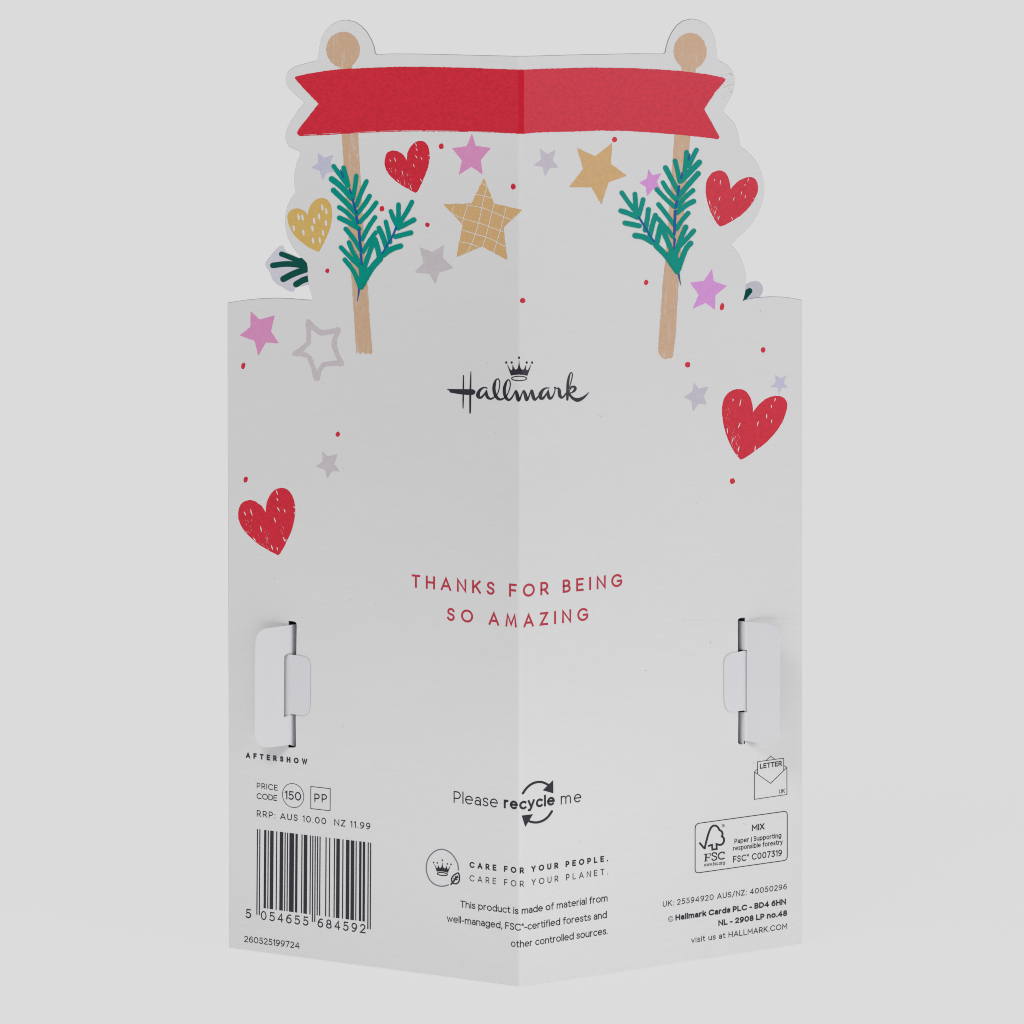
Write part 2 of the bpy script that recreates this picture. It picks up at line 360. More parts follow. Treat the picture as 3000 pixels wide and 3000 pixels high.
def inset(poly, d):
    m = len(poly); A = sum(poly[i-1][0]*poly[i][1]-poly[i][0]*poly[i-1][1] for i in range(m)); sg = 1 if A > 0 else -1
    out = []
    for i in range(m):
        a, b, c = Vector(poly[i-1]), Vector(poly[i]), Vector(poly[(i+1) % m])
        d1, d2 = (b-a).normalized(), (c-b).normalized()
        n = Vector((-d1.y-d2.y, d1.x+d2.x)); n = n.normalized() if n.length > 1e-6 else Vector((-d1.y, d1.x))
        k = 1/max(0.5, n.dot(Vector((-d1.y, d1.x))))
        out.append(tuple(b + n*d*k*sg))
    return out
def cover():
    uvO = [px2uv(p) for p in OUTLINE]
    for i, p in enumerate(OUTLINE):                     # the foot of the card rests level on the table
        if p[1] > 2700: uvO[i] = (uvO[i][0], 0.0004)
    def dens(poly):                                      # split long edges so rim quads match the fold
        return poly
    uvI = inset(uvO, 0.00010)
    holes = [[px2uv(p) for p in SLOT_L], [px2uv(p) for p in SLOT_R]]
    bm = bmesh.new()
    vs, tris = tess([uvI] + holes)
    bv = [bm.verts.new((v.x, v.y, 0.0)) for v in vs]
    for t in tris:
        try: bm.faces.new([bv[i] for i in t])
        except ValueError: pass
    n = len(uvO); ro = [bm.verts.new((p[0], p[1], -0.00012)) for p in uvO]
    for i in range(n):
        j = (i+1) % n
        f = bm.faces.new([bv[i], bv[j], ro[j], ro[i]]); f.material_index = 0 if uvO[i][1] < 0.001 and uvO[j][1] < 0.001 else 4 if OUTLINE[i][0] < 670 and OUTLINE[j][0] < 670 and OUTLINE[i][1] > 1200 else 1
    T = 0.00038
    rb = [bm.verts.new((p[0], p[1], -T)) for p in uvO]
    for i in range(n):
        j = (i+1) % n; f = bm.faces.new([ro[i], ro[j], rb[j], rb[i]]); f.material_index = 0 if uvO[i][1] < 0.001 and uvO[j][1] < 0.001 else 1
    vs2, tris2 = tess([uvO] + holes)
    hv = [bm.verts.new((v.x, v.y, -T)) for v in vs2[n:]]
    bb = rb + hv
    for t in tris2:
        try: bm.faces.new([bb[i] for i in t])
        except ValueError: pass
    k = n; kb = 0
    for h in holes:
        m = len(h)
        for i in range(m):
            j = (i+1) % m
            f = bm.faces.new([bv[k+i], bv[k+j], hv[kb+j], hv[kb+i]]); f.material_index = 1
        k += m; kb += m
    for u in FOLD_U:
        bmesh.ops.bisect_plane(bm, geom=bm.verts[:]+bm.edges[:]+bm.faces[:], plane_co=(u, 0, 0), plane_no=(1, 0, 0), dist=1e-8)
    # scuffs, lint and grime on the sheet
    def inside(x, y):
        c = False; m = len(OUTLINE)
        for i in range(m):
            (x1, y1), (x2, y2) = OUTLINE[i-1], OUTLINE[i]
            if (y1 > y) != (y2 > y) and x < (x2-x1)*(y-y1)/(y2-y1)+x1: c = not c
        return c
    def mark(pts, w, mi):
        if not all(inside(px+sx, py) for px, py in pts for sx in (-2.5, 2.5)): return
        for q in strip(pts, w, 'round'):
            P = [px2uv(p) for p in q]
            f = bm.faces.new([bm.verts.new((p[0], p[1], 9e-6)) for p in P]); f.material_index = mi
    for v, p in (('N', (570, 245)), ('N', (665, 1035)), ('N', (950, 510)), ('N', (1850, 850)), ('C', (1330, 515)), ('E', (978, 198)), ('E', (530, 315)), ('E', (425, 1090)), ('E', (1240, 1290)), ('E', (1040, 1258)),
                 ('F', (478, 312)), ('F', (808, 542)), ('F', (818, 1652)), ('F', (1190, 1605)), ('F', (667, 1832)), ('F', (1075, 480)), ('D', (905, 1738)), ('D', (300, 1570)), ('D', (1592, 722)),
                 ('G', (210, 1095)), ('G', (1370, 1345)), ('I', (300, 370)), ('J', (1310, 180)), ('L', (1090, 826)), ('L', (1190, 135)), ('K', (90, 477)), ('K', (430, 1588)), ('K', (1385, 590)), ('C', (1350, 355)), ('B', (1332, 165)), ('A', (755, 988))):
        (x, y), = V(v, [p]); a = random.uniform(0, math.pi); L = random.uniform(1.0, 5.0)
        mark([(x-L*math.cos(a), y-L*math.sin(a)), (x+random.uniform(-1, 1), y+random.uniform(-1, 1)), (x+L*math.cos(a), y+L*math.sin(a))], random.uniform(0.7, 1.5), 2)
    (gx, gy), = V('L', [(1372, 1688)])
    for i in range(60):                                   # grime rubbed into the shaped corner by the banner's end
        (x, y), = V('B', [(random.choice((1545, 1560, 1500)) + random.gauss(0, 18), random.uniform(500, 730))])
        L = random.uniform(0.5, 4); mark([(x-L, y+L*0.35), (x+L, y-L*0.35)], random.uniform(0.35, 0.9), 2)
    for p in ((1553, 655), (1545, 685), (1572, 560), (1506, 805), (1568, 535)):
        (x, y), = V('B', [p]); mark([(x-1, y+3), (x+1, y-3)], 1.8, 3)
    x = 1985.0
    while x < 2345:                                       # faint pressed line level with the right slot's top
        L = random.uniform(3, 14); mark([(x, 1815-(x-1985)*0.01), (x+L, 1815-(x-1985)*0.01)], 0.45, 2); x += L+random.uniform(2, 12)
    for v in bm.verts: v.co = uv2w(v.co.x, v.co.y, v.co.z)
    bmesh.ops.recalc_face_normals(bm, faces=[f for f in bm.faces])
    bm.normal_update()
    for f in bm.faces:
        if f.material_index in (2, 3) and f.normal.y > 0: f.normal_flip()
    me = bpy.data.meshes.new('folded_sheet'); bm.to_mesh(me); bm.free()
    for m in ('paper', 'edge', 'scuff', 'grime', 'gap_shade'): me.materials.append(M[m])
    o = link('folded_sheet', me); parent_keep(o)
    return o
cover()

def interp(tab, x):
    for (a, p), (b, q) in zip(tab, tab[1:]):
        if a <= x <= b: return p + (q-p)*(x-a)/(b-a)
    return tab[0][1] if x < tab[0][0] else tab[-1][1]
def tab_piece(name, view, pts, prof, label=None):
    """card tab: outline in photo pixels, lift above the sheet (mm) along its width"""
    poly = V(view, pts); tabl = sorted([(V(view, [(x, 0)])[0][0], h*0.001) for x, h in prof])
    xs = [p[0] for p in poly]; cuts = []
    lo, hi = min(xs), max(xs); x = lo + 1.5
    for a, _ in tabl:
        if lo+0.3 < a < hi-0.3: cuts.append(a)
    for (a, p), (b, q) in zip(tabl, tabl[1:]):
        k = 4
        for i in range(1, k): cuts.append(a+(b-a)*i/k)
    cuts = [c for c in cuts if lo+0.3 < c < hi-0.3]
    # smooth profile
    def f(x):
        e = 1.2; return (interp(tabl, x-e)+interp(tabl, x)*2+interp(tabl, x+e))/4
    o = sheet(name, [poly], lambda x, y, d: px_ray((x, y), f(x)-d), 0.0002, ('paper_tab_shaded', 'paper_tab_shaded'), None, cuts=cuts, label=label)
    parent_keep(o); return o
tab_piece('locking_tab', 'G', [(845, 190), (790, 194), (750, 200), (600, 222), (500, 235), (450, 255), (410, 295), (388, 340), (380, 400), (375, 700), (372, 1100), (370, 1440), (380, 1490), (402, 1535), (440, 1568),
    (490, 1583), (560, 1583), (650, 1570), (770, 1552), (790, 1560), (845, 1583), (845, 1205), (790, 1208), (765, 1222), (702, 1238), (704, 900), (706, 560), (716, 540), (740, 526), (770, 519), (845, 536)],
    [(372, 5.0), (600, 2.6), (700, 1.3), (755, 0.55), (775, 0.32), (790, 0.0), (805, -0.45), (825, -1.3), (847, -2.4)], 'broad lifted tab folded out to the left')
tab_piece('tab_tongue', 'G', [(703, 555), (715, 540), (740, 527), (775, 528), (840, 540), (900, 548), (945, 560), (980, 585), (998, 620), (1004, 680), (1002, 1000), (998, 1120), (985, 1175), (960, 1210), (930, 1220),
    (830, 1210), (785, 1203), (765, 1222), (701, 1238)], [(700, 0.05), (712, 0.10), (726, 0.18), (742, 0.30), (765, 0.40), (850, 0.36), (1004, 0.26)], 'small rounded tongue lying flat to the right of the left slot')
tab_piece('locking_tab', 'H', [(1012, 146), (1035, 151), (1090, 158), (1330, 180), (1400, 200), (1450, 240), (1480, 290), (1495, 360), (1490, 800), (1487, 1380), (1482, 1430), (1455, 1490), (1420, 1525), (1370, 1540),
    (1230, 1530), (1080, 1507), (1080, 1546), (1012, 1548), (1018, 1182), (1112, 1185), (1113, 900), (1113, 484), (1075, 478), (1018, 480)],
    [(1010, -2.4), (1030, -1.3), (1055, -0.45), (1075, 0.0), (1090, 0.32), (1115, 0.5), (1300, 3.4), (1495, 6.4)], 'broad lifted tab folded out to the right')
tab_piece('tab_tongue', 'H', [(1115, 492), (1080, 486), (1025, 500), (935, 515), (890, 540), (863, 580), (855, 630), (857, 1000), (860, 1090), (880, 1145), (910, 1180), (950, 1182), (1080, 1165), (1092, 1178), (1104, 1182), (1115, 1165)],
    [(855, 0.26), (1000, 0.34), (1060, 0.38), (1078, 0.32), (1090, 0.18), (1103, 0.08), (1118, 0.02)], 'small rounded tongue lying flat to the left of the right slot')

# the pop-up layer behind the sheet: holds the tabs and the sprigs that peep out at the sides
def inner_layer():
    L = lambda x, g: (x, (X0-x)*math.tan(TL)+g); Rr = lambda x, g: (x, (x-X0)*math.tan(TR)+g)
    pl = [L(-0.0725, 0.0016), L(-0.066, 0.0062), L(-0.058, 0.0068), L(-0.050, 0.0064)] + spline([L(-0.0455, 0.0075), (-0.047, 0.045), (-0.040, 0.066), (-0.020, 0.078), (0.004, 0.081), (0.026, 0.079), (0.044, 0.068), (0.051, 0.047), Rr(0.0475, 0.0075)], 4) + \
        [Rr(0.052, 0.0064), Rr(0.060, 0.0068), Rr(0.068, 0.0062), Rr(0.0745, 0.0016)]
    bm = bmesh.new(); z0, z1 = 0.002, 0.160; T = 0.0003
    fr = [(bm.verts.new((x, y, z0)), bm.verts.new((x, y, z1 if -0.05 < x < 0.05 else 0.135))) for x, y in pl]
    for k, (a, b) in enumerate(zip(fr, fr[1:])):
        f = bm.faces.new([a[0], b[0], b[1], a[1]])
        f.material_index = 1 if k < 4 or k > len(pl)-6 else 0  # outer flanges added to keep light out of the slots, coloured as shade
    me = bpy.data.meshes.new('popup_layer'); bm.to_mesh(me); bm.free()
    me.materials.append(M['paper_tab_shaded']); me.materials.append(M['gap_shade'])
    o = link('popup_layer', me); parent_keep(o)
    md = o.modifiers.new('thickness', 'SOLIDIFY'); md.thickness = T
    return o
inner_layer()
def px_plane(p, Y, sx=0.0):
    D = (Y + DIST) / (1 - sx*(p[0]-1500)/F_PX)
    return Vector(((p[0]-1500)/F_PX*D, D-DIST, CAM.z-(p[1]+EYE_PX)/F_PX*D))
def peeping_sprig(view, outline, needles, Y, slope, label):
    poly = V(view, outline)
    o = sheet('popup_sprig', [poly], lambda x, y, d: px_plane((x, y), Y+d, slope), 0.00035, ('lilac_shade', 'edge'), None, label=label); parent_keep(o)
    bm = bmesh.new(); k = 0
    for pts, w in needles:
        for q in strip(spline(V(view, pts), 4), w*sc(view), 'round'):
            bm.faces.new([bm.verts.new(px_plane(p, Y-0.00004-k*2e-6, slope)) for p in q])
        k += 1
    fix_normals(bm)
    me = bpy.data.meshes.new('printed_needles'); bm.to_mesh(me); bm.free(); me.materials.append(M['shaded_green'])
    n = link('printed_needles', me); n.parent = o
    return o
peeping_sprig('C', [(478, 190), (450, 207), (415, 245), (375, 295), (352, 330), (351, 350), (362, 375), (390, 410), (398, 440), (410, 470), (440, 503), (490, 527), (515, 547), (545, 562), (578, 567), (590, 552), (592, 535),
    (640, 523), (720, 505), (860, 560), (900, 650), (960, 720), (960, 420), (860, 330), (720, 320), (640, 296), (560, 257), (522, 242), (505, 215), (497, 192)],
    [([(482, 260), (560, 290), (690, 345)], 42), ([(412, 352), (540, 340), (700, 360)], 46), ([(497, 462), (590, 415), (720, 370)], 52), ([(600, 505), (660, 470), (730, 450)], 50), ([(640, 320), (730, 390)], 60)],
    -0.006, -1.0, 'pop-up paper sprig with shade-darkened green needles peeping out at the left')
peeping_sprig('D', [(1400, 500), (1482, 500), (1520, 483), (1565, 477), (1595, 492), (1613, 520), (1616, 550), (1607, 580), (1590, 606), (1580, 640), (1500, 700), (1380, 760), (1340, 640)],
    [([(1507, 558), (1480, 590), (1430, 650)], 46), ([(1490, 570), (1450, 600), (1400, 660)], 50)], 0.042, 0.25, 'small pop-up paper lobe with one green needle peeping out at the right')

# ------------------------------------------------------------------ printed decoration
class PP(Print):
    def build(s):
        o = Print.build(s); parent_keep(o); return o
def pr(name, mats, label=None, layer=1):
    return PP(name, mats if isinstance(mats, (list, tuple)) else (mats,), None, label, layer)

# poles
p = pr('printed_pole', 'tan')
p.px(rag(V('A', [(598, 395), (598, 540), (680, 540), (682, 395)]), 0.6))
p.px(rag(V('A', [(604, 920), (720, 920)]) + V('C', [(1160, 300), (1180, 520), (1197, 800), (1218, 1058), (1200, 1072), (1180, 1058), (1165, 1072), (1140, 1052), (1120, 1070), (1100, 1055), (1087, 1064), (1065, 720), (1047, 450)]), 0.9))
p.px(rag(V('A', ellipse(617, 352, 119, 127, 40)), 1.4)); p.build()
p = pr('printed_pole', 'tan')
p.px(rag(V('B', [(1200, 420), (1198, 545), (1300, 545), (1302, 420)]), 0.6))
p.px(rag(V('B', [(1150, 930), (1264, 930)]) + V('D', [(950, 260), (933, 480), (910, 900), (888, 1085), (870, 1105), (850, 1100), (830, 1112), (800, 1100), (780, 1075), (767, 1050), (770, 980), (805, 500), (827, 300)]), 0.9))
p.px(rag(V('B', ellipse(1260, 362, 116, 130, 40)), 1.4)); p.build()

# ribbon banner
ban = V('A', [(280, 558), (277, 546), (290, 538), (380, 520), (500, 500), (620, 488), (800, 480), (1000, 472), (1200, 473), (1450, 478), (1700, 487), (1850, 492)]) + \
    V('B', [(85, 493), (250, 485), (550, 478), (850, 482), (1050, 492), (1200, 503), (1370, 523), (1490, 548), (1510, 558), (1508, 570), (1490, 592), (1440, 650), (1390, 722), (1360, 772), (1385, 820), (1420, 880), (1450, 938), (1467, 966),
            (1462, 980), (1448, 984), (1400, 976), (1200, 955), (1000, 938), (800, 926), (600, 924), (400, 932), (200, 936), (85, 945)]) + \
    V('A', [(1850, 945), (1700, 938), (1400, 930), (1100, 929), (900, 933), (720, 941), (500, 954), (320, 963), (296, 955), (290, 938), (300, 918), (340, 865), (400, 790), (443, 733), (400, 690), (340, 628), (290, 573)])
p = pr('printed_banner', ('red', 'crease_lost_sheen', 'paper'), 'red swallow-tailed ribbon banner', layer=3)
p.px(rag(ban, 0.9, 3.5))
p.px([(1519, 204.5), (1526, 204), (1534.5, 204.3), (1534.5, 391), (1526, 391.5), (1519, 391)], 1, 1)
for seg in ([(700, 936), (850, 930)], [(870, 928), (1010, 924)], [(1030, 924), (1180, 923)], [(1200, 924), (1430, 927)], [(1500, 930), (1690, 935)], [(340, 955), (430, 950)], [(470, 948), (600, 940)]):
    p.stroke(V('A', seg), 0.9, 2, 1)
for i in range(30):
    x = random.uniform(900, 2080); y = 395 + random.uniform(-4, 0) + abs(x-1520)*0.004
p.build()

# hearts
def heart(view, notch, left, right, label, mat='red', marks=(), spots=()):
    pts = [notch] + left[:]
    L = spline([notch] + left, 4); R = spline(right + [notch], 4)
    poly = L[:-1] + [left[-1]] + R[:-1]
    p = pr('printed_heart', (mat, 'paper'), label)
    p.px(rag(V(view, poly), 0.7, 3.5))
    for a, b, w in marks:
        c = ((a[0]+b[0])/2 + random.uniform(-2, 2), (a[1]+b[1])/2)
        q = V(view, [a, c, b]); p.stroke(q, [w*sc(view)*0.4, w*sc(view)*0.8, w*sc(view)*0.3], 1, 1)
    for c, rx, ry, rot in spots: p.px(V(view, ellipse(c[0], c[1], rx, ry, 14, rot)), 1, 1)
    return p.build()
def mk(lst, w=7): return [((x1, y1), (x2, y2), w) for x1, y1, x2, y2 in lst]
def fine(cx, cy, dx, dy, n, slant):
    o = []
    for i in range(n):
        x, y = cx+random.uniform(-dx, dx), cy+random.uniform(-dy, dy); L = random.uniform(6, 22)
        o.append(((x-slant*L/2, y-L/2), (x+slant*L/2, y+L/2), random.uniform(1.0, 2.6)))
    return o
heart('A', (1067, 1137), [(1050, 1105), (1020, 1078), (980, 1065), (945, 1070), (920, 1095), (909, 1140), (915, 1185), (935, 1225), (970, 1265), (1015, 1300), (1060, 1328), (1110, 1355), (1130, 1364)],
      [(1133, 1364), (1147, 1348), (1170, 1300), (1195, 1245), (1215, 1190), (1228, 1130), (1228, 1080), (1215, 1030), (1190, 1003), (1160, 996), (1130, 1005), (1100, 1030), (1078, 1065), (1068, 1105)],
      'red crayon heart under the banner left of the fold',
      marks=mk([(980, 1115, 990, 1145), (945, 1130, 955, 1143), (1130, 1013, 1138, 1035), (1132, 1050, 1142, 1066), (1130, 1100, 1140, 1120), (1168, 1112, 1174, 1130), (1112, 1160, 1122, 1182), (1033, 1208, 1038, 1235), (1162, 1265, 1172, 1285), (1000, 1270, 1010, 1288), (1093, 1310, 1102, 1345), (1218, 1098, 1230, 1104), (1222, 1130, 1229, 1138)], 7) + fine(1055, 1290, 45, 55, 22, 0.25) + fine(970, 1205, 25, 25, 7, 0.3))
heart('A', (367, 1527), [(350, 1500), (320, 1481), (285, 1475), (248, 1487), (227, 1512), (222, 1545), (232, 1590), (255, 1640), (300, 1695), (360, 1742), (420, 1773), (442, 1782)],
      [(445, 1781), (465, 1747), (500, 1680), (525, 1610), (537, 1550), (538, 1490), (525, 1440), (500, 1411), (465, 1401), (425, 1412), (395, 1440), (374, 1480)],
      'mustard yellow heart with white seed-shaped spots', 'yellow',
      spots=[((x, y), 8.5, 23, -0.15) for x, y in ((302, 1537), (330, 1540), (470, 1468), (498, 1495), (447, 1531), (412, 1562), (495, 1577), (268, 1615), (400, 1616), (336, 1645), (475, 1647), (404, 1703), (452, 1700))])
heart('E', (355, 557), [(330, 515), (300, 485), (255, 460), (215, 456), (175, 470), (145, 505), (132, 560), (137, 615), (160, 670), (195, 720), (240, 765), (300, 815), (370, 857), (430, 890), (452, 902)],
      [(457, 902), (475, 882), (500, 840), (535, 770), (565, 700), (585, 620), (593, 550), (590, 490), (570, 420), (535, 375), (490, 357), (440, 367), (400, 400), (370, 455), (357, 510)],
      'large red crayon heart on the left panel below the grey star',
      marks=mk([(232, 528, 247, 580), (180, 550, 195, 578), (440, 378, 452, 412), (445, 440, 455, 462), (450, 515, 467, 545), (503, 530, 512, 556), (422, 598, 437, 636), (312, 668, 320, 712), (255, 760, 276, 788), (400, 820, 412, 858), (497, 755, 508, 785), (505, 788, 523, 775), (580, 508, 594, 520), (585, 555, 594, 568), (447, 838, 450, 862)], 11) + fine(335, 780, 50, 80, 26, 0.2) + fine(215, 660, 30, 60, 12, 0.5) + fine(490, 690, 25, 40, 6, 0.2))
heart('B', (1547, 1340), [(1540, 1290), (1525, 1245), (1500, 1215), (1465, 1206), (1425, 1217), (1395, 1245), (1375, 1290), (1370, 1350), (1378, 1410), (1395, 1470), (1420, 1530), (1450, 1580), (1470, 1602)],
      [(1474, 1602), (1510, 1590), (1560, 1562), (1620, 1522), (1670, 1475), (1710, 1420), (1735, 1365), (1740, 1320), (1730, 1280), (1705, 1257), (1670, 1253), (1630, 1265), (1590, 1290), (1560, 1320)],
      'red crayon heart in the bulge at the right edge',
      marks=mk([(1477, 1272, 1472, 1308), (1435, 1265, 1433, 1280), (1673, 1262, 1667, 1283), (1650, 1302, 1647, 1315), (1625, 1355, 1620, 1375), (1652, 1383, 1647, 1403), (1572, 1395, 1568, 1420), (1472, 1392, 1462, 1422), (1397, 1420, 1402, 1450), (1708, 1400, 1716, 1412), (1695, 1435, 1700, 1446), (1552, 1535, 1560, 1556), (1467, 1528, 1460, 1556), (1440, 1490, 1432, 1520)], 7) + fine(1430, 1500, 25, 50, 16, -0.3))
heart('D', (1533, 1542), [(1530, 1480), (1510, 1415), (1475, 1370), (1430, 1352), (1380, 1357), (1330, 1387), (1298, 1435), (1284, 1500), (1287, 1580), (1300, 1660), (1325, 1740), (1360, 1820), (1400, 1885), (1433, 1922)],
      [(1440, 1922), (1480, 1902), (1560, 1845), (1640, 1785), (1710, 1710), (1760, 1640), (1795, 1560), (1812, 1490), (1805, 1450), (1780, 1420), (1740, 1407), (1690, 1410), (1640, 1430), (1590, 1470), (1555, 1510)],
      'large red crayon heart below the lilac star at the right edge',
      marks=mk([(1437, 1438, 1427, 1490), (1372, 1430, 1372, 1450), (1715, 1425, 1708, 1450), (1683, 1482, 1682, 1502), (1645, 1555, 1645, 1588), (1687, 1600, 1683, 1625), (1577, 1615, 1568, 1652), (1430, 1625, 1414, 1665), (1325, 1670, 1328, 1710), (1775, 1615, 1783, 1635), (1755, 1668, 1765, 1680), (1552, 1812, 1548, 1850), (1548, 1850, 1568, 1845), (1422, 1815, 1412, 1860), (1375, 1745, 1362, 1790), (1402, 1880, 1412, 1890)], 11) + fine(1390, 1770, 35, 90, 26, -0.3) + fine(1335, 1590, 15, 80, 10, 0.2))

# stars
def star(view, pts, mat, label, grid=None, step=3.5, amp=0.6, rnd=6):
    p = pr('printed_star', (mat, 'paper'), label)
    p.px(rag(round_poly(V(view, pts), rnd*sc(view)), amp, step))
    if grid:
        for g in grid: p.stroke(spline(V(view, g), 4), 2.0, 1, 1)
    return p.build()
star('A', [(437, 1078), (482, 1115), (548, 1096), (527, 1158), (562, 1215), (500, 1222), (472, 1278), (452, 1208), (388, 1188), (440, 1153)], 'lilac', 'small lilac star beside the left sprig')
star('A', [(1528, 942), (1555, 1032), (1662, 1046), (1590, 1132), (1604, 1236), (1525, 1180), (1435, 1237), (1457, 1135), (1385, 1048), (1490, 1035)], 'pink', 'pink star touching the banner')
star('A', [(1612, 1260), (1685, 1440), (1885, 1485), (1752, 1610), (1778, 1840), (1600, 1745), (1418, 1820), (1462, 1590), (1325, 1445), (1525, 1440)], 'gold', 'large gold star with a white check pattern', amp=1.2,
     grid=[[(1600, 1298), (1640, 1318)], [(1555, 1375), (1620, 1388), (1690, 1408)], [(1490, 1450), (1600, 1470), (1700, 1510), (1830, 1568)], [(1370, 1500), (1450, 1540), (1600, 1585), (1745, 1640)],
           [(1465, 1628), (1550, 1655), (1660, 1690), (1760, 1745)], [(1450, 1712), (1520, 1725), (1580, 1750)], [(1638, 1310), (1610, 1410), (1580, 1560), (1540, 1690), (1490, 1795)],
           [(1398, 1458), (1385, 1505)], [(1498, 1448), (1475, 1520), (1455, 1590)], [(1685, 1440), (1660, 1540), (1630, 1660), (1605, 1745)], [(1768, 1470), (1745, 1570), (1715, 1680), (1680, 1790)]])
star('C', [(1597, 205), (1702, 243), (1795, 187), (1787, 290), (1873, 373), (1757, 410), (1727, 508), (1677, 420), (1558, 408), (1632, 330)], 'grey', 'grey star below the check-patterned gold star')
star('C', [(232, 722), (307, 790), (428, 755), (397, 885), (460, 983), (355, 975), (295, 1083), (265, 962), (143, 918), (232, 850)], 'pink', 'pink star at the left edge')
p = pr('printed_star', 'grey', 'hollow grey outline star left of the left pole')
OUTER = V('C', [(680, 802), (697, 785), (715, 792), (745, 828), (800, 873), (870, 870), (940, 850), (962, 865), (958, 887), (938, 935), (928, 1000), (955, 1080), (990, 1140), (985, 1163), (965, 1168), (900, 1165), (832, 1172), (806, 1205), (792, 1273), (780, 1287),
    (750, 1285), (735, 1255), (725, 1195), (690, 1100), (640, 1088), (580, 1085), (567, 1070), (580, 1050), (640, 1010), (682, 970), (685, 900), (677, 825)])
INNER = V('C', [(722, 868), (770, 905), (800, 918), (870, 912), (910, 903), (888, 960), (885, 1005), (910, 1070), (933, 1121), (870, 1127), (815, 1138), (790, 1165), (770, 1200), (750, 1155), (725, 1085), (690, 1062), (655, 1048), (690, 1012), (718, 982), (720, 910)])
vs, tris = tess([[px2uv(q) for q in rag(OUTER, 0.9, 3.5)], [px2uv(q) for q in rag(INNER, 0.9, 3.5)]])
bv = [p.bm.verts.new((v.x, v.y, LAYER)) for v in vs]
for t in tris:
    try: p.bm.faces.new([bv[a] for a in t])
    except ValueError: pass
p.build()
star('E', [(810, 60), (855, 103), (935, 83), (910, 165), (955, 225), (890, 222), (852, 285), (833, 210), (758, 183), (815, 145)], 'grey', 'small grey star above the large left heart')
star('B', [(197, 1050), (250, 1090), (310, 1058), (287, 1130), (327, 1185), (265, 1190), (233, 1250), (215, 1180), (148, 1170), (208, 1128)], 'cool_grey', 'small grey star just right of the fold')
star('B', [(460, 1045), (590, 1105), (708, 1010), (700, 1160), (812, 1243), (685, 1290), (632, 1447), (560, 1325), (403, 1325), (503, 1195)], 'gold', 'large plain gold star under the banner', amp=1.2)
star('B', [(965, 1195), (993, 1240), (1057, 1225), (1025, 1285), (1052, 1345), (1000, 1335), (955, 1390), (947, 1322), (898, 1293), (955, 1265)], 'lilac_pink', 'small pink star beside the right sprig')
star('D', [(1203, 380), (1217, 480), (1325, 517), (1230, 595), (1228, 713), (1152, 655), (1045, 703), (1097, 590), (1025, 490), (1137, 478)], 'lilac_pink', 'pink star right of the right pole')
star('D', [(1058, 1295), (1093, 1350), (1172, 1330), (1137, 1412), (1160, 1478), (1097, 1470), (1047, 1535), (1037, 1447), (975, 1417), (1045, 1370)], 'cool_grey', 'grey star left of the large right heart')
star('D', [(1715, 1237), (1757, 1268), (1805, 1240), (1783, 1305), (1817, 1338), (1765, 1343), (1745, 1400), (1733, 1338), (1675, 1335), (1718, 1297)], 'lilac', 'small lilac star on top of the large right heart')

# dots
for v, x, y, rx, ry in (('A', 1311, 1035, 18, 20), ('A', 1820, 1320, 18, 21), ('A', 891, 1477, 18, 20), ('A', 1213, 1590, 16, 16), ('C', 853, 395, 17, 19), ('C', 173, 1165, 17, 28), ('C', 937, 1717, 17, 22), ('B', 725, 987, 18, 19),
                        ('D', 671, 490, 18, 22), ('D', 1284, 686, 18, 30), ('D', 1617, 1035, 19, 23), ('D', 1007, 1155, 22, 23), ('E', 193, 290, 18, 25), ('F', 1368, 302, 21, 24), ('Z', 1531, 880.5, 8, 8)):
    p = pr('printed_dot', 'red'); p.px(rag(V(v, ellipse(x, y, rx, ry, 14, 0.2)), 0.8, 3)); p.build()

